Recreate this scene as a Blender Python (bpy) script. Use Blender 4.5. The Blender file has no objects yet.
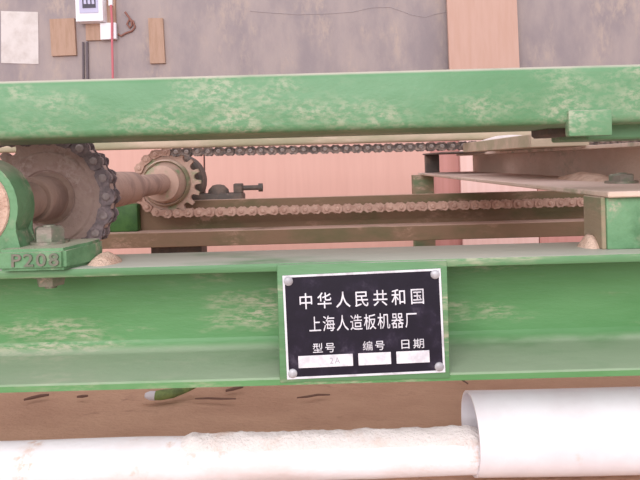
import bpy, bmesh, math, random
from mathutils import Vector, Matrix, noise
random.seed(7)
scene = bpy.context.scene
COL = scene.collection
PI = math.pi

# ------------------------------------------------------------------ camera
F = 620.0                      # focal length in pixels of the 640x480 frame
CAM_Z = 0.365                  # camera height above the floor
ROLL = 0.027
cam_d = bpy.data.cameras.new('camera'); cam = bpy.data.objects.new('camera', cam_d); COL.objects.link(cam)
cam.location = (0, 0, CAM_Z); cam.rotation_euler = (PI/2, ROLL, 0)
cam_d.sensor_width = 36.0; cam_d.lens = F/640*36.0
cam_d.shift_y = -77/640.0; cam_d.clip_start = 0.02
scene.camera = cam

# ------------------------------------------------------------------ light
world = bpy.data.worlds.new('workshop_air'); scene.world = world; world.use_nodes = True
bg = world.node_tree.nodes['Background']
bg.inputs[0].default_value = (1.0, 0.955, 0.99, 1); bg.inputs[1].default_value = 1.0
def area(name, loc, target, sx, sy, power, color):
    d = bpy.data.lights.new(name, 'AREA'); d.shape = 'RECTANGLE'; d.size = sx; d.size_y = sy
    d.energy = power; d.color = color
    o = bpy.data.objects.new(name, d); COL.objects.link(o); o.location = loc
    o.rotation_euler = (Vector(target)-Vector(loc)).to_track_quat('-Z', 'Y').to_euler()
area('window_light', (-0.7, -2.9, 1.75), (0, 0.9, 0.3), 3.4, 2.0, 130, (1.0, 0.97, 0.98))
vs = scene.view_settings
vs.view_transform = 'Standard'; vs.look = 'None'; vs.gamma = 1.0; vs.use_curve_mapping = False
vs.exposure = 0.12

# ------------------------------------------------------------------ helpers
def at(px, py, d):
    a = (px-320)/F; b = (163-py)/F
    c, s = math.cos(ROLL), math.sin(ROLL)
    return Vector(((a*c+b*s)*d, d, CAM_Z+(-a*s+b*c)*d))

def srgb(r, g, b):
    f = lambda v: (v/255/12.92) if v/255 <= 0.04045 else ((v/255+0.055)/1.055)**2.4
    return (f(r), f(g), f(b), 1)

def mat(name, base, second=None, s2=12, lo2=.4, hi2=.65, dust=None, ds=25, dlo=.5, dhi=.62, stretch=(1, 1, 1),
        up=None, rough=.7, metal=0.0, bump=.15, bs=120, seed=0.0, spec=.3, rnd=0.0, coords='pos', fine=5, damt=.9):
    """procedural paint / wood / dust: base colour, a second tone, patches of settled dust, dust on level faces (green_low adds painted light)"""
    m = bpy.data.materials.new(name); m.use_nodes = True
    N, L = m.node_tree.nodes, m.node_tree.links
    p = N['Principled BSDF']; p.inputs['Roughness'].default_value = rough; p.inputs['Metallic'].default_value = metal
    p.inputs['Specular IOR Level'].default_value = spec
    if coords == 'pos':
        g = N.new('ShaderNodeNewGeometry'); src = g.outputs['Position']
    else:
        g = N.new('ShaderNodeNewGeometry'); src = N.new('ShaderNodeTexCoord').outputs['Object']
    mp = N.new('ShaderNodeMapping'); mp.inputs['Location'].default_value = (seed*3.1, seed*1.7, seed*2.3)
    mp.inputs['Scale'].default_value = stretch; L.new(src, mp.inputs[0])
    def nz(scale, detail=6, rgh=.6):
        n = N.new('ShaderNodeTexNoise'); n.inputs['Scale'].default_value = scale
        n.inputs['Detail'].default_value = detail; n.inputs['Roughness'].default_value = rgh
        L.new(mp.outputs[0], n.inputs['Vector']); return n.outputs['Fac']
    def ramp(v, lo, hi):
        r = N.new('ShaderNodeMapRange'); r.interpolation_type = 'SMOOTHSTEP'
        r.inputs[1].default_value = lo; r.inputs[2].default_value = hi
        L.new(v, r.inputs[0]); return r.outputs[0]
    def mix(fac, a, b):
        x = N.new('ShaderNodeMix'); x.data_type = 'RGBA'
        L.new(fac, x.inputs[0])
        for sock, v in ((x.inputs[6], a), (x.inputs[7], b)):
            if isinstance(v, tuple): sock.default_value = v
            else: L.new(v, sock)
        return x.outputs[2]
    col = base
    if second: col = mix(ramp(nz(s2), lo2, hi2), col, second)
    if dust:
        dm = N.new('ShaderNodeMath'); dm.operation = 'MULTIPLY'
        L.new(ramp(nz(ds, 4, .6), dlo, dhi), dm.inputs[0]); L.new(ramp(nz(ds*fine, 6, .7), .40, .62), dm.inputs[1])
        d2 = N.new('ShaderNodeMath'); d2.operation = 'MULTIPLY'; d2.inputs[1].default_value = damt
        L.new(dm.outputs[0], d2.inputs[0]); col = mix(d2.outputs[0], col, dust)
    if up:
        sx = N.new('ShaderNodeSeparateXYZ'); L.new(g.outputs['Normal'], sx.inputs[0])
        mm = N.new('ShaderNodeMath'); mm.operation = 'MULTIPLY'
        L.new(ramp(sx.outputs[2], .45, .95), mm.inputs[0]); L.new(ramp(nz(ds*.8, 5), .28, .52), mm.inputs[1])
        m2 = N.new('ShaderNodeMath'); m2.operation = 'MULTIPLY'; m2.inputs[1].default_value = up[1]
        L.new(mm.outputs[0], m2.inputs[0])
        col = mix(m2.outputs[0], col, up[0])
    if rnd:
        oi = N.new('ShaderNodeObjectInfo'); hs = N.new('ShaderNodeHueSaturation')
        mr = N.new('ShaderNodeMapRange'); mr.inputs[3].default_value = 1-rnd; mr.inputs[4].default_value = 1+rnd
        L.new(oi.outputs['Random'], mr.inputs[0]); L.new(mr.outputs[0], hs.inputs['Value'])
        if isinstance(col, tuple): hs.inputs['Color'].default_value = col
        else: L.new(col, hs.inputs['Color'])
        col = hs.outputs[0]
    if isinstance(col, tuple): p.inputs['Base Color'].default_value = col
    else: L.new(col, p.inputs['Base Color'])
    if bump:
        b = N.new('ShaderNodeBump'); b.inputs['Strength'].default_value = bump; b.inputs['Distance'].default_value = .004
        L.new(nz(bs, 4), b.inputs['Height']); L.new(b.outputs[0], p.inputs['Normal'])
    return m

def finish(name, bm, m, parent=None, smooth=None):
    bmesh.ops.recalc_face_normals(bm, faces=bm.faces[:])
    me = bpy.data.meshes.new(name); bm.to_mesh(me); bm.free()
    if m: me.materials.append(m)
    if smooth:
        for f in me.polygons: f.use_smooth = True
        me.set_sharp_from_angle(angle=smooth)
    o = bpy.data.objects.new(name, me); COL.objects.link(o)
    if parent: adopt(o, parent)
    return o
def adopt(o, parent):
    o.parent = parent
    bpy.context.view_layer.update()
    o.matrix_parent_inverse = parent.matrix_world.inverted()
def tag(o, label, cat, group=None, kind=None):
    o['label'] = label; o['category'] = cat
    if group: o['group'] = group
    if kind: o['kind'] = kind
    return o
def thing(name, loc, label, cat, group=None):
    o = bpy.data.objects.new(name, None); COL.objects.link(o); o.location = loc; o.empty_display_size = .02
    bpy.context.view_layer.update()
    return tag(o, label, cat, group, 'thing')
def add_box(bm, lo, hi, bevel=0.0, seg=1):
    t = bmesh.new(); bmesh.ops.create_cube(t, size=1)
    for v in t.verts:
        for i in range(3): v.co[i] = lo[i] + (v.co[i]+.5)*(hi[i]-lo[i])
    if bevel: bmesh.ops.bevel(t, geom=t.edges[:], offset=bevel, segments=seg, affect='EDGES', profile=.5)
    me = bpy.data.meshes.new('t'); t.to_mesh(me); t.free(); bm.from_mesh(me); bpy.data.meshes.remove(me)
def box(name, lo, hi, m, parent=None, bevel=.0015, seg=1):
    bm = bmesh.new(); add_box(bm, lo, hi, bevel, seg)
    return finish(name, bm, m, parent, .7 if seg > 1 else None)
def add_prism(bm, pts, y0, y1):
    """outline (x, z) extruded along y"""
    a = [bm.verts.new((x, y0, z)) for x, z in pts]; b = [bm.verts.new((x, y1, z)) for x, z in pts]
    n = len(pts); bm.faces.new(a); bm.faces.new(b[::-1])
    for i in range(n): bm.faces.new((a[i], a[(i+1) % n], b[(i+1) % n], b[i]))
def add_lathe(bm, prof, origin, axis='Y', seg=32, caps=True):
    """profile of (distance along axis, radius)"""
    rings = []
    for t, r in prof:
        ring = []
        for k in range(seg):
            a = 2*PI*k/seg; c, s = r*math.cos(a), r*math.sin(a)
            p = {'Y': (c, t, s), 'X': (t, c, s), 'Z': (c, s, t)}[axis]
            ring.append(bm.verts.new(Vector(origin)+Vector(p)))
        rings.append(ring)
    for A, B in zip(rings, rings[1:]):
        for k in range(seg): bm.faces.new((A[k], A[(k+1) % seg], B[(k+1) % seg], B[k]))
    if caps: bm.faces.new(rings[0]); bm.faces.new(rings[-1])
def lathe(name, prof, origin, m, parent=None, axis='Y', seg=32, caps=True):
    bm = bmesh.new(); add_lathe(bm, prof, origin, axis, seg, caps)
    return finish(name, bm, m, parent, .6)
def add_tube(bm, pts, r, seg=8):
    pts = [Vector(p) for p in pts]; rings = []
    for i, p in enumerate(pts):
        d = (pts[min(i+1, len(pts)-1)]-pts[max(i-1, 0)]).normalized()
        u = d.orthogonal().normalized() if abs(d.y) > .9 else d.cross(Vector((0, 1, 0))).normalized()
        w = d.cross(u); rr = r[i] if isinstance(r, (list, tuple)) else r
        rings.append([bm.verts.new(p+rr*(u*math.cos(2*PI*k/seg)+w*math.sin(2*PI*k/seg))) for k in range(seg)])
    for A, B in zip(rings, rings[1:]):
        for k in range(seg): bm.faces.new((A[k], A[(k+1) % seg], B[(k+1) % seg], B[k]))
    bm.faces.new(rings[0]); bm.faces.new(rings[-1])
def tube(name, pts, r, m, parent=None, seg=8):
    bm = bmesh.new(); add_tube(bm, pts, r, seg); return finish(name, bm, m, parent, .8)
def hexbolt(name, base, af, h, m, parent, washer=True):
    bm = bmesh.new(); r = af/math.sqrt(3)
    add_lathe(bm, [(0, r), (h*.82, r), (h, r*.84)], base, 'Z', 6)
    add_lathe(bm, [(h, r*.45), (h+.0015, r*.4)], base, 'Z', 12)
    o = finish(name, bm, m, parent, None)
    if washer:
        lathe('washer', [(-.003, r*1.25), (0, r*1.25)], base, m, o, 'Z', 20)
    return o
def mound(name, c, rx, ry, h, m, label, seed=1, group=None, rot=0):
    bm = bmesh.new(); n, k = 9, 22; prev = None
    top = None
    cr, sr = math.cos(rot), math.sin(rot)
    for i in range(n+1):
        t = i/n; ring = []
        if i == 0:
            top = bm.verts.new((c[0], c[1], c[2]+h)); continue
        for j in range(k):
            a = 2*PI*j/k
            w = 1+.28*noise.noise(Vector((math.cos(a)*1.3, math.sin(a)*1.3, seed*5.1)))
            x, y = rx*t*w*math.cos(a), ry*t*w*math.sin(a)
            z = h*(1-t*t)**1.2
            z += (h*.22)*noise.noise(Vector((x/rx*3, y/ry*3, seed*2.7)))*(1-t)
            if i == n: z = -.0005
            ring.append(bm.verts.new((c[0]+x*cr-y*sr, c[1]+x*sr+y*cr, c[2]+z)))
        if prev:
            for j in range(k): bm.faces.new((prev[j], prev[(j+1) % k], ring[(j+1) % k], ring[j]))
        else:
            for j in range(k): bm.faces.new((top, ring[j], ring[(j+1) % k]))
        prev = ring
    bm.faces.new(prev)
    return tag(finish(name, bm, m, None, 1.2), label, 'sawdust', group, 'stuff')
def text_mesh(name, body, m, parent, left, base, right, top, y, tilt=0.0, depth=.0004, center=None, spacing=1.0, bold=0.0):
    """lettering facing the camera side (-y), fitted to the box left..right, base..top"""
    cu = bpy.data.curves.new('t', 'FONT'); cu.body = body; cu.size = 1; cu.space_character = spacing
    cu.extrude = .02; cu.offset = bold; cu.resolution_u = 3
    t = bpy.data.objects.new('t', cu); COL.objects.link(t)
    dg = bpy.context.evaluated_depsgraph_get()
    me = bpy.data.meshes.new_from_object(t.evaluated_get(dg)); me.name = name
    bpy.data.objects.remove(t); bpy.data.curves.remove(cu)
    xs = [v.co.x for v in me.vertices]; ys = [v.co.y for v in me.vertices]; zs = [v.co.z for v in me.vertices]
    x0, x1, y0, y1, z0, z1 = min(xs), max(xs), min(ys), max(ys), min(zs), max(zs)
    c, s = math.cos(tilt), math.sin(tilt); cx, cz = center or ((left+right)/2, (base+top)/2)
    for v in me.vertices:
        X = left+(v.co.x-x0)/(x1-x0)*(right-left); Z = base+(v.co.y-y0)/(y1-y0)*(top-base)
        Y = y-(v.co.z-z0)/(z1-z0)*depth
        v.co = (cx+(X-cx)*c-(Z-cz)*s, Y, cz+(X-cx)*s+(Z-cz)*c)
    me.materials.clear(); me.materials.append(m)
    o = bpy.data.objects.new(name, me); COL.objects.link(o)
    if parent: adopt(o, parent)
    return o

# ------------------------------------------------------------------ materials
DUST = srgb(214, 190, 176)
M = {}
M['green'] = mat('green_paint_streaked', srgb(96, 138, 98), srgb(84, 126, 86), 9, .35, .7, srgb(196, 186, 166), 12, .46, .66, (.45, 1, 2.6),
                 (srgb(186, 182, 174), .85), rough=.45, bump=.2, bs=60, fine=6, damt=.75)
M['green_low'] = mat('green_paint_scuffed', srgb(98, 146, 96), srgb(86, 135, 84), 8, .35, .7, srgb(198, 184, 166), 9, .51, .70, (.55, 1, 2.2),
                 (srgb(186, 192, 174), .6), rough=.42, bump=.2, bs=60, fine=14, damt=.68, seed=1.9)  # level-face tone: settled dust, made paler to paint light onto the bottom flange
M['green_beam'] = mat('green_paint_speckled', srgb(92, 136, 98), srgb(104, 146, 110), 7, .35, .7, srgb(196, 186, 168), 9, .40, .66, (.7, 1, 1.2),
                      (srgb(205, 190, 180), .8), rough=.45, bump=.25, bs=80, seed=5.2, fine=20, damt=.68)
M['green_block'] = mat('green_cast_paint', srgb(104, 146, 108), srgb(80, 120, 84), 28, .4, .7, srgb(190, 172, 156), 20, .5, .7, (1, 1, 1),
                       (srgb(190, 180, 165), .7), rough=.5, bump=.3, bs=160, seed=4)
M['green_dark'] = mat('dark_green_paint', srgb(70, 108, 56), srgb(54, 90, 48), 30, .4, .65, rough=.5, bump=.2)
M['green_dusty'] = mat('green_paint_under_dust', srgb(112, 132, 100), srgb(150, 134, 112), 14, .35, .6, srgb(196, 170, 154), 22, .5, .66, (.5, .5, 1.5),
                       (srgb(214, 186, 172), 1.0), rough=.75, bump=.3, seed=6)
M['rail'] = mat('rail_paint_under_dust', srgb(160, 154, 128), srgb(192, 172, 152), 10, .35, .6, srgb(205, 184, 166), 20, .5, .65, (.4, 1, 1),
                (srgb(205, 180, 165), .9), rough=.75, bump=.2, seed=1.1)
M['brown_steel'] = mat('sawdust_caked_steel', srgb(132, 108, 88), srgb(108, 102, 76), 13, .45, .7, srgb(172, 140, 122), 18, .52, .7, (.5, 1, 1),
                       (srgb(205, 172, 158), 1.0), rough=.85, bump=.25, seed=3)
M['dark_steel'] = mat('dark_greasy_steel', srgb(92, 84, 80), srgb(120, 102, 92), 30, .4, .7, srgb(160, 134, 124), 40, .62, .75, rough=.6, bump=.3, seed=5)
M['cross'] = mat('stained_channel_paint', srgb(208, 186, 170), srgb(222, 200, 188), 9, .4, .62, srgb(160, 156, 132), 9, .48, .66, (1, .8, 1.4),
                 (srgb(216, 188, 178), 1.0), rough=.8, bump=.3, seed=8)
M['sprocket'] = mat('dust_caked_sprocket', srgb(190, 162, 154), srgb(170, 140, 132), 30, .4, .7, srgb(204, 180, 174), 30, .45, .7, rough=.9, bump=.5, bs=200, seed=2)
M['sprocket_far'] = mat('dusty_sprocket_with_paint', srgb(186, 156, 142), srgb(140, 150, 118), 22, .55, .68, srgb(198, 170, 156), 30, .5, .7, rough=.85, bump=.3, seed=9)
M['shaft'] = mat('dusty_shaft', srgb(176, 146, 134), srgb(148, 122, 114), 16, .42, .6, None, stretch=(1, 1.6, 1), rough=.6, bump=.2, seed=3.3)
M['pin_near'] = mat('chain_pin', srgb(168, 152, 152), srgb(140, 124, 124), 90, .4, .65, rough=.5, bump=.3)
M['pin_dark'] = mat('worn_chain_pin', srgb(172, 160, 156), rough=.4, metal=.3, bump=.1)
M['chain_near'] = mat('oily_chain', srgb(124, 110, 114), srgb(156, 138, 140), 90, .4, .65, rough=.5, metal=.25, bump=.4, bs=300, rnd=.15)
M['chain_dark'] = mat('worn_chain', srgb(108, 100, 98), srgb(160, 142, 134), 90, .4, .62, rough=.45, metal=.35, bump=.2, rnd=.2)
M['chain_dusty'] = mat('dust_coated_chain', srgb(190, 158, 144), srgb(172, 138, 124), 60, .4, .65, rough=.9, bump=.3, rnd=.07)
M['bolt'] = mat('dull_bolt_steel', srgb(142, 132, 122), srgb(120, 126, 108), 60, .4, .6, srgb(196, 172, 158), 60, .55, .7, rough=.45, metal=.3, bump=.2)
M['bright'] = mat('bare_steel', srgb(196, 194, 204), srgb(160, 156, 160), 80, .4, .6, rough=.35, metal=.7, bump=.1)
M['sawdust'] = mat('sawdust', srgb(220, 190, 172), srgb(200, 166, 148), 60, .4, .65, rough=.95, bump=.8, bs=400, spec=.1)
M['sawdust_pale'] = mat('pale_sawdust', srgb(246, 236, 234), srgb(228, 202, 190), 20, .52, .72, rough=.95, bump=.8, bs=300, spec=.1)
M['plate'] = mat('nameplate_enamel', srgb(26, 22, 36), srgb(40, 34, 52), 40, .45, .75, srgb(84, 78, 92), 40, .55, .75, rough=.5, bump=.05, spec=.25, damt=.6)
M['silver'] = mat('nameplate_aluminium', srgb(222, 222, 230), srgb(190, 188, 196), 60, .45, .7, rough=.45, metal=.15, bump=.05)
M['rivet'] = mat('rivet_aluminium', srgb(186, 186, 192), srgb(160, 158, 164), 90, .4, .6, rough=.45, metal=.2, bump=.1)
M['stamp'] = mat('faded_stamp_ink', srgb(168, 166, 176), rough=.6, bump=0)
M['field'] = mat('nameplate_field', srgb(224, 222, 228), srgb(200, 198, 206), 120, .4, .65, rough=.5, bump=.05)
M['letter_dark'] = mat('cast_letter_grime', srgb(104, 112, 96), srgb(120, 114, 104), 90, .4, .6, rough=.7, bump=.1)
M['pvc'] = mat('white_plastic', srgb(246, 244, 250), srgb(236, 230, 236), 10, .4, .7, srgb(226, 206, 198), 16, .66, .8, (1, 1, 1), rough=.35, bump=.05, spec=.45)
M['pvc_dusty'] = mat('white_plastic_dusty', srgb(244, 240, 244), srgb(236, 226, 226), 14, .4, .7, srgb(222, 192, 178), 22, .56, .72, rough=.55, bump=.25, seed=4.4)
M['ply'] = mat('plywood_offcut', srgb(188, 156, 138), srgb(178, 146, 126), 30, .4, .65, stretch=(2.5, 1, .4), rough=.8, bump=.1)
M['ply_pink'] = mat('pink_veneer', srgb(224, 180, 168), srgb(219, 174, 162), 26, .25, .8, stretch=(2.2, 1, .15), rough=.75, bump=.05)
M['ply_light'] = mat('light_veneer', srgb(242, 208, 202), srgb(236, 200, 192), 22, .38, .68, stretch=(2.2, 1, .12), rough=.75, bump=.05, seed=2)
M['ply_rose_shade'] = mat('rose_and_shade_veneer', srgb(208, 154, 148), srgb(200, 146, 138), 22, .38, .68, stretch=(2.2, 1, .12), rough=.75, bump=.05, seed=3)  # darker pink; on the narrow sheet it paints in the shade of the gap
M['ply_board'] = mat('plywood_board', srgb(208, 172, 158), srgb(202, 164, 148), 18, .3, .74, stretch=(2.6, 1, .3), rough=.75, bump=.05, seed=5)
M['paper'] = mat('stained_paper', srgb(226, 218, 216), srgb(208, 198, 194), 16, .4, .7, rough=.9, bump=.2, bs=30)
M['wall'] = mat('grey_plaster', srgb(176, 162, 160), srgb(156, 145, 148), 4.2, .35, .66, srgb(190, 172, 162), 5, .45, .7, (1.6, 1, .7), rough=.95, bump=.35, bs=40)
M['floor'] = mat('sawdust_floor', srgb(196, 158, 134), srgb(180, 142, 120), 7, .35, .68, srgb(158, 122, 104), 24, .58, .75, (.6, 1, 1), rough=.95, bump=.7, bs=160, spec=.1)
M['box_white'] = mat('white_switch_plastic', srgb(246, 244, 250), rough=.4, bump=0)
M['box_window'] = mat('lilac_switch_cover', srgb(196, 192, 222), rough=.25, bump=0, spec=.5)
M['black'] = mat('dark_plastic', srgb(84, 80, 92), rough=.5, bump=0)
M['cable_dark'] = mat('dark_cable', srgb(112, 102, 108), rough=.6, bump=0)
M['cable_red'] = mat('red_cable', srgb(206, 116, 126), rough=.55, bump=0)
M['cable_rust'] = mat('rust_wire', srgb(150, 106, 96), rough=.7, bump=0)
M['scrap'] = mat('olive_scrap', srgb(122, 138, 84), srgb(96, 110, 70), 70, .4, .65, rough=.6, bump=.3)
M['scrap_tip'] = mat('pale_scrap_tip', srgb(206, 200, 206), rough=.6, bump=.2)
M['twig'] = mat('dark_splinter', srgb(116, 88, 78), rough=.9, bump=.2)
M['crack'] = mat('plaster_crack', srgb(170, 158, 159), rough=.95, bump=.2)

Z = lambda h: CAM_Z + h      # height relative to the camera's eye level

# ------------------------------------------------------------------ setting
WY = 2.6
wall = box('wall_back', (-2.6, WY, 0), (2.6, WY+.12, 2.8), M['wall'], None, 0); wall['kind'] = 'structure'
bm = bmesh.new()
nx, ny = 150, 110; gx0, gx1, gy0, gy1 = -2.6, 2.6, -.9, WY
grid = [[None]*(ny+1) for _ in range(nx+1)]
for i in range(nx+1):
    for j in range(ny+1):
        x = gx0+(gx1-gx0)*i/nx; y = gy0+(gy1-gy0)*j/ny
        z = .004*noise.noise(Vector((x*5, y*5, 3)))+.003*noise.noise(Vector((x*17, y*17, 9)))-.006
        grid[i][j] = bm.verts.new((x, y, z))
for i in range(nx):
    for j in range(ny): bm.faces.new((grid[i][j], grid[i+1][j], grid[i+1][j+1], grid[i][j+1]))
fl = finish('floor', bm, M['floor'], None, 3.0); fl['kind'] = 'structure'

# ------------------------------------------------------------------ front channel beam
YF, YB = .600, .692
T_OUT, T_IN, B_IN, B_OUT = Z(-.0955), Z(-.1045), Z(-.2070), Z(-.2140)
L0, L1 = -.86, .86
fc = thing('machine_frame_channel', (0, .64, B_OUT), 'green steel channel beam lying lengthwise and carrying the black nameplate', 'steel beam')
box('web', (L0, YB-.008, B_IN-.001), (L1, YB, T_IN+.001), M['green_low'], fc, 0)
box('top_flange', (L0, YF, T_IN), (L1, YB, T_OUT), M['green'], fc, .0025, 2)
def flange_bottom():
    bm = bmesh.new()
    # inner face rises towards the web as on rolled channel
    rad = .015
    pts = [(YF, B_OUT), (YB, B_OUT), (YB, B_IN+.006+rad)]
    for k in range(9):
        t = PI/2*k/8
        pts.append((YB-.008-rad+rad*math.cos(t)+.0004, B_IN+.006+rad-rad*math.sin(t)))
    pts += [(YF+.002, B_IN), (YF, B_IN-.0015)]
    a = [bm.verts.new((L0, y, z)) for y, z in pts]; b = [bm.verts.new((L1, y, z)) for y, z in pts]
    n = len(pts); bm.faces.new(a); bm.faces.new(b)
    for i in range(n): bm.faces.new((a[i], a[(i+1) % n], b[(i+1) % n], b[i]))
    return finish('bottom_flange', bm, M['green_low'], fc, .5)
flange_bottom()
box('mounting_pad', (-.0445, YF-.002, B_IN-.0042), (.1200, YF+.012, T_IN+.0075), M['green'], fc, .0015, 2)
for sx in (-.80, .80):
    box('leg', (sx-.045, YF+.004, .0), (sx+.045, YF+.050, B_OUT), M['green'], fc, .002)

# ------------------------------------------------------------------ upper beam
UB_T, UB_B = Z(.0882), Z(.0310)
ub = thing('machine_crossbar', (0, .66, UB_B), 'green box beam speckled with pale dust, running above the sprockets', 'steel beam')
bm = bmesh.new(); add_box(bm, (-.86, .600, UB_B), (.86, .745, UB_T), .0075, 3)
finish('beam_body', bm, M['green_beam'], ub, .9)
p0, p1 = at(568, 113, .597), at(612, 133, .597)
box('weld_tab', (p0.x, .5955, Z(.019)), (p1.x, .606, Z(.044)), M['green_beam'], ub, .0015, 2)
for sx in (-.70, .70):
    box('support_post', (sx-.035, .62, T_OUT), (sx+.035, .68, UB_B+.003), M['green_beam'], ub, .002)
box('lug', (.276, .64, Z(.0165)), (.40, .74, Z(.034)), M['green_beam'], ub, .002)
box('clamp_block', (.252, .680, Z(.022)), (.276, .74, Z(.034)), M['dark_steel'], ub, .003)

# ------------------------------------------------------------------ rear rail above the far chain
rr = thing('guide_rail', (0, 1.34, 0), 'dusty green guide rail running just above the dark upper chain', 'steel rail')
bm = bmesh.new(); add_box(bm, (-.98, 1.325, Z(.0400)), (.98, 1.350, Z(.0610)), .006, 2)
finish('rail_bar', bm, M['rail'], rr, .9)
for sx in (-.94, .94):
    box('support_post', (sx-.02, 1.327, 0), (sx+.02, 1.348, Z(.042)), M['rail'], rr, .001)

# ------------------------------------------------------------------ far guide channel with the dusty chain
gc = thing('chain_guide_channel', (0, 1.40, 0), 'brown sawdust-caked channel with the dusty chain running in it', 'steel channel')
def sl(x): return -.0085*x      # small fall of the far members
def slab(name, x0, x1, y0, y1, z0, z1, m, parent):
    bm = bmesh.new(); add_box(bm, (x0, y0, z0), (x1, y1, z1), .0012)
    return finish(name, bm, m, parent)
slab('rear_flange', -.72, .80, 1.452, 1.460, Z(-.168), Z(-.0790), M['brown_steel'], gc)
slab('chain_bed', -.72, .80, 1.367, 1.453, Z(-.155), Z(-.1465), M['brown_steel'], gc)
slab('front_lip', -.72, .80, 1.358, 1.368, Z(-.1755), Z(-.1425), M['brown_steel'], gc)
for sx in (-.66, .74):
    slab('leg', sx-.03, sx+.03, 1.375, 1.44, 0, Z(-.154), M['brown_steel'], gc)

# ------------------------------------------------------------------ cross channel on the right
PX0, PX1 = .2865, .456
cc = thing('cross_channel', (.40, 1.2, Z(-.046)), 'dusty stained cross channel running back from the green post to the boards', 'steel channel')
PT = Z(-.0365)
box('bottom_plate', (PX0, .618, PT-.006), (PX1, 1.82, PT), M['cross'], cc, .0012)
box('web', (PX1-.008, .76, PT-.001), (PX1, 1.82, Z(.016)), M['cross'], cc, .0005)
box('top_flange', (.400, .76, Z(.0100)), (PX1, 1.82, Z(.0155)), M['cross'], cc, .0008)
box('edge_strip', (.318, .93, Z(.0150)), (.405, 1.375, Z(.0350)), M['rail'], cc, .001)
box('edge_bar', (.300, 1.50, Z(.0150)), (.405, 1.81, Z(.0190)), M['dark_steel'], cc, .001)
a0, a1 = at(425, 150, 1.80), at(437, 150, 1.80)
box('end_post', (a0.x, 1.79, PT-.001), (a1.x+.004, 1.815, Z(.0155)), M['dark_steel'], cc, .001)
a0, a1 = at(412, 180, 1.80), at(432, 180, 1.80)
box('leg', (a0.x, 1.77, 0), (a1.x, 1.81, PT-.005), M['green_dusty'], cc, .001)
bp = (.388, .80, PT+.003)
hexbolt('bolt', bp, .028, .009, M['bolt'], cc)
gp = thing('steel_post', (.35, .65, T_OUT), 'green post with a dust-streaked side standing on the channel beam', 'steel post')
box('post_body', (PX0+.002, .627, T_OUT), (.43, .674, PT-.0062), M['green_block'], gp, .0015, 2)
box('side_plate', (PX0-.0025, .629, T_OUT), (PX0+.0022, .672, PT-.0062), M['green_dusty'], gp, .0008)

# ------------------------------------------------------------------ sprocket shaft
AX, AZ = -.3455, Z(-.0352)     # shaft axis
Y1, Y2 = .790, 1.400           # planes of the two sprockets
PR, NT = .0762, 20             # pitch radius and teeth
PITCH = 2*PR*math.sin(PI/NT)
RR = .0072
NT2 = 18; PR2 = PITCH/(2*math.sin(PI/NT2))
def sprocket_outline(rot=0.0, PR=PR, NT=NT, tip=.0055):
    pts = []
    for k in range(NT):
        a = rot+2*PI*k/NT            # seat angle (roller centre)
        cx, cz = PR*math.cos(a), PR*math.sin(a)
        for q in (110, 145, 180, 215, 250):
            b = a+math.radians(q)
            pts.append((cx+RR*math.cos(b), cz+RR*math.sin(b)))
        for e in (.36, .64):
            t = a+2*PI/NT*e
            pts.append(((PR+tip)*math.cos(t), (PR+tip)*math.sin(t)))
    # order by angle so that the outline never folds
    pts.sort(key=lambda p: math.atan2(p[1], p[0]))
    return pts
ss = thing('sprocket_shaft', (AX, 1.1, AZ), 'dusty shaft carrying two toothed sprockets, held by the green bearing', 'shaft')
lathe('shaft', [(.57, .020), (.575, .0215), (1.62, .0215)], (AX, 0, AZ), M['shaft'], ss, 'Y', 36)
def sprocket(y, m, rot, th=.013, pr=PR, nt=NT, tip=.0045):
    bm = bmesh.new()
    add_prism(bm, [(AX+x, AZ+z) for x, z in sprocket_outline(rot, pr, nt, tip)], y-th/2, y+th/2)
    return finish('sprocket', bm, m, ss)
s1 = sprocket(Y1, M['sprocket'], PI/2)
lathe('hub', [(-.055, .0255), (-.053, .0275), (-.010, .0285), (-.006, .034)], (AX, Y1, AZ), M['shaft'], s1, 'Y', 36)
lathe('rim_plate', [(-.0062, .060), (-.0085, .057), (-.0085, .036), (-.0062, .034)], (AX, Y1, AZ), M['sprocket'], s1, 'Y', 40, False)
lathe('rear_sleeve', [(.006, .034), (.05, .031), (.30, .0295), (.34, .0285), (.345, .022)], (AX, Y1, AZ), M['shaft'], s1, 'Y', 36)
s2 = sprocket(Y2, M['sprocket_far'], PI/2, .012, PR2, NT2, .0075)
lathe('hub', [(-.060, .034), (-.058, .039), (-.030, .040), (-.022, .045), (-.012, .049), (-.006, .050)], (AX, Y2, AZ), M['sprocket_far'], s2, 'Y', 40)
lathe('hub_ring', [(-.020, .0465), (-.026, .0495), (-.020, .0525), (-.006, .0535)], (AX, Y2, AZ), M['green_dusty'], s2, 'Y', 40, False)

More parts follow.
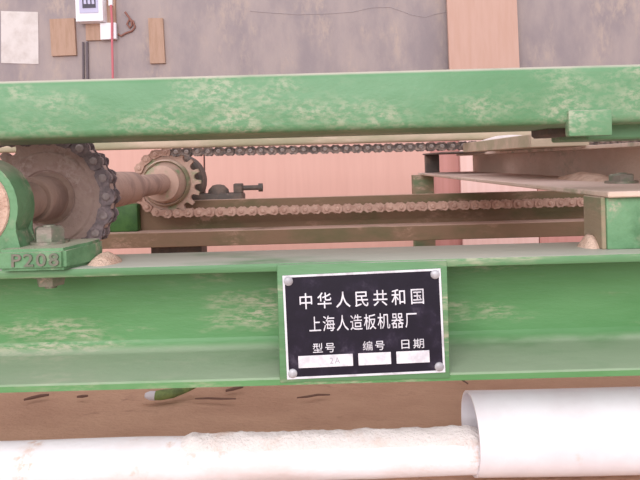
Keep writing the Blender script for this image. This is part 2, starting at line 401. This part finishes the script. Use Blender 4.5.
# ------------------------------------------------------------------ roller chains
def link_outline(r, waist):
    pts = []
    for k in range(9): a = -PI*.36 + (PI*.72)*k/8; pts.append((PITCH/2+r*math.cos(a), r*math.sin(a)))
    pts.append((0, waist))
    for k in range(9): a = PI-PI*.36 + (PI*.72)*k/8; pts.append((-PITCH/2+r*math.cos(a), r*math.sin(a)))
    pts.append((0, -waist))
    return pts
def link_mesh(kind, R=.0112):
    bm = bmesh.new(); w = .0115 if kind == 'outer' else .0085
    for s in (-1, 1): add_prism(bm, link_outline(R, .0058), s*w-.0012, s*w+.0012)
    n = len(bm.faces)
    if kind == 'outer':
        for e in (-1, 1): add_lathe(bm, [(-.0165, .0032), (-.0150, .0052), (.0150, .0052), (.0165, .0032)], (e*PITCH/2, 0, 0), 'Y', 10)
    else:
        for e in (-1, 1): add_lathe(bm, [(-.0072, .0070), (.0072, .0070)], (e*PITCH/2, 0, 0), 'Y', 12)
    bm.faces.ensure_lookup_table()
    for f in bm.faces[n:]: f.material_index = 1
    bmesh.ops.recalc_face_normals(bm, faces=bm.faces[:])
    me = bpy.data.meshes.new(kind+'_link'); bm.to_mesh(me); bm.free()
    return me
def chain(name, joints, y, label, mats):
    root = thing(name, (joints[len(joints)//2][0], y, joints[len(joints)//2][1]), label, 'chain')
    inv = root.matrix_world.inverted()
    meshes = {}
    for i, (p, q) in enumerate(zip(joints, joints[1:])):
        kind = 'outer' if i % 2 == 0 else 'inner'; m = mats(i, p)
        if (kind, m[0].name) not in meshes:
            me = link_mesh(kind); me.materials.append(m[0]); me.materials.append(m[1]); meshes[(kind, m[0].name)] = me
        o = bpy.data.objects.new(kind+'_link', meshes[(kind, m[0].name)]); COL.objects.link(o)
        o.parent = root; o.matrix_parent_inverse = inv
        o.location = ((p[0]+q[0])/2, y, (p[1]+q[1])/2)
        o.rotation_euler = (0, -math.atan2(q[1]-p[1], q[0]-p[0]), 0)
    return root
def joints_wrap(side, run, rot, sag=0.0, PR=PR, NT=NT):
    """upper run, half turn round the sprocket, lower run; side = +1 wraps the right half"""
    js = []
    n = int(run/PITCH)
    step = 2*PI/NT
    a0 = PI/2 - (rot if side > 0 else -rot)
    # seats run from near the top to near the bottom on the wrapped side
    angs = [PI/2 - side*(rot+step*k) for k in range(0, NT//2+1) if rot+step*k <= PI+.1]
    first = (AX+PR*math.cos(angs[0]), AZ+PR*math.sin(angs[0]))
    last = (AX+PR*math.cos(angs[-1]), AZ+PR*math.sin(angs[-1]))
    for k in range(n, 0, -1):
        t = k/n; js.append((first[0]-side*PITCH*k*.9995, first[1]-sag*4*t*(1-t)-.0*t))
    for a in angs: js.append((AX+PR*math.cos(a), AZ+PR*math.sin(a)))
    for k in range(1, n+1): js.append((last[0]-side*PITCH*k*.9995, last[1]))
    return js
chain('roller_chain', joints_wrap(1, .24, 0.0), Y1, 'dark oily roller chain wrapped round the sprocket beside the green bearing', lambda i, p: (M['chain_near'], M['pin_near']))
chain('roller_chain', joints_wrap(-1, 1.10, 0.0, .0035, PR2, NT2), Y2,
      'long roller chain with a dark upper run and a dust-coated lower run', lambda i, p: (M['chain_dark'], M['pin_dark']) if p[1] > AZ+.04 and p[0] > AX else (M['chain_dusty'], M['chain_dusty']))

# ------------------------------------------------------------------ near bearing
pb = thing('pillow_block_bearing', (AX, .64, T_OUT), 'green cast pillow block bearing with raised P208 bolted to the channel beam', 'bearing')
def housing():
    bm = bmesh.new(); c0 = AZ; pts = []
    R = .050
    for k in range(25):
        a = math.radians(-28+236*k/24); pts.append((AX+R*math.cos(a), c0+R*math.sin(a)))
    pts += [(AX-.052, T_OUT+.018), (AX-.060, T_OUT+.0005), (AX+.060, T_OUT+.0005), (AX+.052, T_OUT+.018)]
    add_prism(bm, pts, .604, .640)
    bmesh.ops.bevel(bm, geom=[e for e in bm.edges if abs(e.verts[0].co.y-e.verts[1].co.y) < 1e-6], offset=.003, segments=2, affect='EDGES')
    return finish('housing', bm, M['green_block'], pb, .6)
housing()
lathe('insert_ring', [(.6035, .0425), (.6015, .0415), (.6015, .034), (.603, .033), (.603, .0225)], (AX, 0, AZ), M['sawdust'], pb, 'Y', 36, False)
lathe('inner_race', [(.6025, .030), (.590, .029), (.589, .022)], (AX, 0, AZ), M['dark_steel'], pb, 'Y', 30, False)
for s in (1, -1):
    # foot: straight front, end cut back in plan, as on cast pillow blocks
    bm = bmesh.new()
    plan = [(.036, .589), (.100, .589), (.114, .622), (.116, .648), (.106, .668), (.036, .668)]
    z0, z1 = T_OUT+.0003, Z(-.0745)
    lo = [bm.verts.new((AX+s*x, y, z0)) for x, y in plan]; hi = [bm.verts.new((AX+s*x, y, z1+(.002 if x > .11 else 0))) for x, y in plan]
    n = len(plan); bm.faces.new(lo); bm.faces.new(hi)
    for i in range(n): bm.faces.new((lo[i], lo[(i+1) % n], hi[(i+1) % n], hi[i]))
    bmesh.ops.bevel(bm, geom=bm.edges[:], offset=.003, segments=2, affect='EDGES')
    ft = finish('foot', bm, M['green_block'], pb, .5)
    bx = AX+s*.0680
    hexbolt('bolt', (bx, .632, z1+.003), .026, .0145, M['bolt'], pb)
    bm = bmesh.new(); add_lathe(bm, [(-.012, .0135), (-.003, .0150)], (bx, .632, T_IN), 'Z', 6)
    add_lathe(bm, [(-.003, .0185), (-.0003, .0185)], (bx, .632, T_IN), 'Z', 20)
    add_lathe(bm, [(-.015, .006), (-.012, .006)], (bx, .632, T_IN), 'Z', 12)
    finish('nut', bm, M['bolt'], pb)
q0, q1 = at(12, 270, .589), at(59, 256, .589)
text_mesh('raised_lettering', 'P208', M['letter_dark'], pb, q0.x, Z(-.0910), q1.x, Z(-.0785), .5893, 0, .0018, spacing=1.15, bold=.012)

# ------------------------------------------------------------------ far bearing
fb = thing('far_bearing_block', (AX, 1.50, Z(-.09)), 'dark bearing block with an adjusting screw behind the far sprocket', 'bearing')
lathe('housing', [(1.470, .060), (1.475, .066), (1.53, .066), (1.535, .060)], (AX, 0, AZ), M['dark_steel'], fb, 'Y', 40)
bm = bmesh.new()
add_box(bm, (AX-.09, 1.462, Z(-.118)), (AX+.16, 1.53, Z(-.066)), .006, 2)
finish('base', bm, M['dark_steel'], fb, .6)
bm = bmesh.new(); add_lathe(bm, [(0, .026), (.010, .024), (.020, .014), (.022, .005)], (AX+.100, 1.49, Z(-.067)), 'Z', 14)
finish('cap', bm, M['dark_steel'], fb, .6)
box('screw_lug', (AX+.137, 1.48, Z(-.067)), (AX+.158, 1.51, Z(-.044)), M['dark_steel'], fb, .002)
lathe('adjusting_screw', [(0, .006), (.046, .006), (.046, .010), (.056, .010)], (AX+.150, 1.494, Z(-.055)), M['dark_steel'], fb, 'X', 12)
box('support', (AX-.06, 1.468, 0), (AX+.06, 1.525, Z(-.117)), M['dark_steel'], fb, .001)
gb = at(120, 212, 1.44)
tag(box('green_bracket', (gb.x-.03, 1.425, Z(-.1463)), (gb.x+.045, 1.4515, Z(-.083)), M['green_dark'], None, .004, 2),
    'small dark green bracket in the brown channel under the shaft', 'bracket')

# ------------------------------------------------------------------ nameplate
NT_ = .0190                                         # the plate sits slightly crooked
P0, P1 = (-.0382, .1142), (Z(-.2060), Z(-.1060))
NC = ((P0[0]+P0[1])/2, (P1[0]+P1[1])/2); NY = YF-.002
npl = thing('nameplate', (NC[0], NY, P1[0]), 'black nameplate with white Chinese lettering and silver border on green beam', 'nameplate')
def tilted(o):
    c, s = math.cos(NT_), math.sin(NT_)
    for v in o.data.vertices:
        x, z = v.co.x-NC[0], v.co.z-NC[1]; v.co.x = NC[0]+x*c-z*s; v.co.z = NC[1]+x*s+z*c
    return o
tilted(box('plate', (P0[0], NY-.0010, P1[0]), (P0[1], NY, P1[1]), M['plate'], npl, .0003))
bm = bmesh.new(); bw = .0020
for lo, hi in (((P0[0], P1[0]), (P0[1], P1[0]+bw)), ((P0[0], P1[1]-bw), (P0[1], P1[1])), ((P0[0], P1[0]+bw), (P0[0]+bw, P1[1]-bw)), ((P0[1]-bw, P1[0]+bw), (P0[1], P1[1]-bw))):
    add_box(bm, (lo[0], NY-.0015, lo[1]), (hi[0], NY-.0009, hi[1]))
tilted(finish('border', bm, M['silver'], npl))
for rx in (P0[0]+.0055, P0[1]-.0055):
    for rz in (P1[0]+.0055, P1[1]-.0055):
        tilted(lathe('rivet', [(-.0034, .0012), (-.0030, .0030), (-.0020, .0043), (-.0009, .0046)], (rx, NY, rz), M['rivet'], npl, 'Y', 18))
S = (P0[1]-P0[0])/158.0                              # metres per photographed pixel on the plate
def px2(u, v):                                       # u right, v down from the plate's top left corner
    return P0[0]+u*S, P1[1]-v*S
def line(name, body, u0, u1, v0, v1, m, spacing=1.0, bold=.0, y=-.0009, depth=.0007, parent=npl):
    l, t = px2(u0, v0); r, b = px2(u1, v1)
    return text_mesh(name, body, m, parent, l, b, r, t, NY+y, NT_, depth, NC, spacing, bold)
line('lettering', '中华人民共和国', 16, 140, 18.5, 34.5, M['silver'], 1.42, .004)
line('lettering', '上海人造板机器厂', 24.5, 132, 42, 57.5, M['silver'], 1.12, 0)
for body, u0, u1, dv in (('型号', 27, 49, 0), ('编号', 77, 98.5, 0), ('日期', 115.5, 138, 0)):
    line('lettering', body, u0, u1, 69, 78.5, M['silver'], 1.25, 0)
for u0, u1, st in ((12, 66.5, '2A'), (72, 104.5, None), (110, 143, None)):
    l, t = px2(u0, 81); r, b = px2(u1, 93)
    f = tilted(box('blank_field', (l, NY-.0014, b), (r, NY-.0009, t), M['field'], npl, .0001))
    if st: line('stamped_lettering', st, 43.5, 53.5, 83.8, 89.8, M['stamp'], 1.3, 0, -.0013, .0003, f)

# ------------------------------------------------------------------ pipes on the floor
def pipe(name, x0, x1, yc, dy, zc, ro, ri, m, label, nseg=2, lump=0, parent=None):
    bm = bmesh.new(); seg = 48; rows = []
    for i in range(nseg+1):
        t = i/nseg; x = x0+(x1-x0)*t; y = yc+dy*t
        ro_ = ro
        A = []; B = []
        for k in range(seg):
            a = 2*PI*k/seg; d = lump*noise.noise(Vector((x*9, math.cos(a)*1.5, math.sin(a)*1.5)))
            A.append(bm.verts.new((x, y+(ro+d)*math.cos(a), zc+(ro+d)*math.sin(a))))
            B.append(bm.verts.new((x, y+ri*math.cos(a), zc+ri*math.sin(a))))
        rows.append((A, B))
    for (A, B), (C, D) in zip(rows, rows[1:]):
        for k in range(seg):
            j = (k+1) % seg
            bm.faces.new((A[k], A[j], C[j], C[k])); bm.faces.new((B[k], D[k], D[j], B[j]))
    for A, B in (rows[0], rows[-1]):
        for k in range(seg): j = (k+1) % seg; bm.faces.new((A[k], B[k], B[j], A[j]))
    return tag(finish(name, bm, m, None, .7), label, 'pipe')
PY = .720
pipe('plastic_pipe', .166, .95, PY, -.014, .0468, .0468, .0440, M['pvc'], 'wide white plastic pipe with an open cut end lying on the floor', 24, .0006)
pipe('plastic_pipe', -.95, .34, PY-.012, 0, .0310, .0245, .0220, M['pvc_dusty'], 'narrower white plastic pipe under a sawdust crust, pushed into the wide pipe', 60, .0012)
# sawdust crust lying along the top of the narrow pipe
bm = bmesh.new(); rows = []; nX = 130; nA = 14; x0, x1 = -.165, .172
for i in range(nX+1):
    t = i/nX; x = x0+(x1-x0)*t; row = []
    for k in range(nA+1):
        a = math.radians(34+112*k/nA); e = math.sin(PI*k/nA)
        env = min(1, t*30)*min(1, (1-t)*25+.3)
        h = env*e*(.0022+.0034*max(0, noise.noise(Vector((x*38, a*2, 1))))+.0022*max(0, noise.noise(Vector((x*110, a*5, 4))))+.0035*math.exp(-((x+.158)/.007)**2))
        r = .0238+h+.0006*e
        row.append(bm.verts.new((x, PY-.012-r*math.cos(a)*1.0, .0310+r*math.sin(a))))
    rows.append(row)
for A, B in zip(rows, rows[1:]):
    for k in range(nA): bm.faces.new((A[k], A[k+1], B[k+1], B[k]))
tag(finish('sawdust_crust', bm, M['sawdust_pale'], None, 3), 'pale crust of sawdust along the top of the narrow white pipe', 'sawdust', None, 'stuff')

# ------------------------------------------------------------------ sawdust heaps on the machine
mound('sawdust_heap', (AX+.124, .634, T_OUT), .017, .026, .010, M['sawdust'], 'small sawdust heap against the foot of the green bearing', 1)
mound('sawdust_heap', (PX0-.006, .650, T_OUT), .012, .016, .013, M['sawdust'], 'sawdust heap against the base of the green post', 2)
mound('sawdust_heap', (AX+.052, .655, Z(-.0745)), .011, .010, .008, M['sawdust'], 'sawdust caught between bearing bolt and housing', 3)
mound('sawdust_heap', (.405, .945, PT), .030, .10, .012, M['sawdust'], 'drift of sawdust behind the bolt on the cross channel', 4)
mound('sawdust_heap', (.338, 1.16, Z(.0349)), .014, .16, .007, M['sawdust_pale'], 'pale sawdust ridge on the edge strip of the cross channel', 6)

# ------------------------------------------------------------------ litter on the floor
def floor_at(px, py):
    d = 1.0
    a = (px-320)/F; b = (163-py)/F
    h = -a*math.sin(ROLL)+b*math.cos(ROLL)
    d = -CAM_Z/h
    return at(px, py, d)
def splinter(pts, r, label, z=.002):
    P = [floor_at(*p) for p in pts]
    for p in P: p.z = z
    n = len(P); rad = [r*(.35+.65*math.sin(PI*(i+.5)/n)) for i in range(n)]
    return tag(tube('wood_splinter', P, rad, M['twig'], None, 6), label, 'splinter', 'splinters on the floor')
splinter([(24, 401), (32, 399), (41, 397), (49, 396)], .0028, 'dark wood splinter lying on brown floor, longest one')
splinter([(77, 398), (83, 397.5), (88, 397)], .0025, 'short dark wood splinter lying alone on brown floor')
splinter([(195, 400), (208, 399.5), (220, 400), (236, 400)], .0018, 'thin straight wood splinter on floor beside green scrap')
splinter([(226, 392), (234, 390), (243, 388)], .0030, 'stubby wood splinter under the channel beam on floor')
splinter([(297, 399), (307, 398), (318, 396), (330, 396)], .0018, 'thin bent wood splinter on floor below the nameplate')
splinter([(455, 377.5), (462, 381), (468, 385)], .0016, 'slanting wood splinter on floor behind the wide pipe end')
gs = [floor_at(*p) for p in ((153, 401), (161, 400.5), (173, 399), (185, 395.5), (198, 392))]
zz = (.008, .0085, .009, .010, .010)
for p, z in zip(gs, zz): p.z = z
sc_ = thing('green_scrap', (gs[2].x, gs[2].y, 0), 'twisted olive green scrap with a pale end lying on the floor', 'scrap')
tube('body', gs, [.007, .0082, .0078, .0065, .002], M['scrap'], sc_, 8)
tip = gs[0]
tube('pale_end', [tip+Vector((-.012, 0, .001)), tip+Vector((-.004, 0, .0005)), tip+Vector((.004, 0, 0))], [.004, .0074, .0078], M['scrap_tip'], sc_, 8)

# ------------------------------------------------------------------ boards standing against the wall
def board(name, x0, x1, y, th, h, m, label, cat='board', lean=.0, group=None, z0=0.0):
    bm = bmesh.new(); add_box(bm, (x0, 0, 0), (x1, th, h), .001)
    o = finish(name, bm, m); o.location = (0, y, z0); o.rotation_euler = (-lean, 0, 0)
    return tag(o, label, cat, group)
X = lambda px, d: at(px, 200, d).x
board('plywood_sheet', X(-60, 2.42), X(204, 2.42), 2.42, .018, .60, M['ply_pink'], 'pink plywood sheet standing behind the far sprocket', 'plywood', .03)
board('plywood_sheet', X(205.5, 2.40), X(432, 2.40), 2.40, .018, .60, M['ply_pink'], 'broad pink plywood sheet standing upright behind the chains', 'plywood', .03)
board('plywood_sheet', X(424, 2.46), X(476, 2.46), 2.46, .018, .60, M['ply_rose_shade'], 'narrow plywood sheet with shade painted in rose, between broad pink and pale sheets', 'plywood', .03)
board('plywood_sheet', X(462, 2.42), X(538, 2.42), 2.42, .018, .60, M['ply_light'], 'pale plywood sheet standing behind the cross channel', 'plywood', .03)
board('plywood_sheet', X(539, 2.42), X(720, 2.42), 2.42, .018, .60, M['ply_rose_shade'], 'rose plywood sheet standing behind the green post', 'plywood', .03)
lb = board('plywood_board', at(449, 60, 2.54).x, at(519, 60, 2.54).x, 2.49, .018, 1.7, M['ply_board'], 'tall plywood board leaning on the grey wall', 'plywood', .05)
lb.rotation_euler = (-.05, .0, 0)
lb.location = (0, 2.50, 0); lb.rotation_euler = (-.045, 0, 0)

# ------------------------------------------------------------------ things on the wall
def quad(name, corners, y, th, m, parent=None):
    """flat piece hung on the wall, corners given clockwise from the top left"""
    P = [at(px, py, y-th) for px, py in corners]
    bm = bmesh.new()
    add_prism(bm, [(p.x, p.z) for p in P], y-th, y)
    return finish(name, bm, m, parent)
tag(quad('paper_sheet', [(1, 11), (38, 12), (38.5, 64), (1, 63)], WY, .003, M['paper']), 'stained white paper sheet pasted on the grey wall', 'paper')
tag(quad('plywood_scrap', [(49.5, 19), (74, 18), (76, 55), (51.5, 56)], WY, .016, M['ply']), 'squat plywood scrap fixed to wall beside the paper sheet', 'plywood')
tag(quad('plywood_scrap', [(148, 18), (162.5, 18), (165, 63), (150, 63.5)], WY, .016, M['ply']), 'narrow upright plywood scrap fixed to wall beyond the wires', 'plywood')
tag(quad('mounting_board', [(84, -30), (114, -31), (116, 39.5), (86, 40.5)], WY, .014, M['ply']), 'plywood mounting board behind the white switch box', 'plywood')
sb = thing('switch_box', at(88, 10, WY-.02), 'white switch box with lilac cover on the mounting board', 'switch box')
quad('housing', [(74.5, -24), (101.5, -25), (103, 20.5), (76, 21.5)], WY-.014, .050, M['box_white'], sb)
quad('window_cover', [(78.5, -12), (97.5, -13), (98, 12.5), (79.5, 13)], WY-.064, .004, M['box_window'], sb)
quad('breaker', [(82, -2), (95, -2.5), (95.5, 7.5), (82.5, 8)], WY-.068, .003, M['black'], sb)
for k in range(3): quad('toggle', [(83.5+4*k, 0), (86+4*k, 0), (86.2+4*k, 4), (83.7+4*k, 4)], WY-.071, .004, M['box_window'], sb)
tag(quad('junction_cover', [(100, 23), (115.5, 22.5), (116, 38.5), (100.5, 39.5)], WY-.014, .018, M['box_white']), 'small white junction cover on mounting board under the switch box', 'cover')
tag(quad('white_clip', [(108, -8), (111.5, -8), (112, 5), (108.5, 5.5)], WY-.014, .016, M['box_white']), 'thin white clip above the red cable', 'clip')
def wire(name, pts, r, m, label, y=WY-.006, group=None):
    return tag(tube(name, [at(px, py, y) for px, py in pts], r, m, None, 8), label, 'cable', group)
wire('cable', [(83, 42), (83.2, 60), (83.5, 90), (84, 130)], .0045, M['cable_dark'], 'thinner dark cable hanging down the wall below switch box', group='dark cables below the switch box')
wire('cable', [(87, 42), (87.3, 60), (87.8, 90), (88, 130)], .0055, M['cable_dark'], 'thicker dark cable hanging down the wall beside the thinner one', group='dark cables below the switch box')
wire('cable', [(111, 5), (111.5, 14), (112, 21), (112, 30), (112, 40), (112.5, 60), (113, 90), (113.5, 130)], .0048, M['cable_red'], 'red cable running down across the white junction cover', WY-.0375)
wire('cable', [(125, 12), (128, 16), (131, 20), (132, 25), (130, 28), (127, 24), (129, 20), (133, 21), (135, 27), (132, 31), (126, 33), (121, 36), (118, 34)], .0042, M['cable_rust'], 'tangle of rusty wire sticking out of the wall beside the mounting board')
wire('plaster_crack', [(250, 11), (275, 13), (300, 14.5), (330, 13.5), (352, 12), (372, 7.5), (390, 7), (404, 12), (412, 15), (425, 17), (436, 14), (446, 12)], .0016, M['crack'],
     'wavy raised seam in the grey plaster running to the tall board', WY-.0005)['category'] = 'plaster seam'
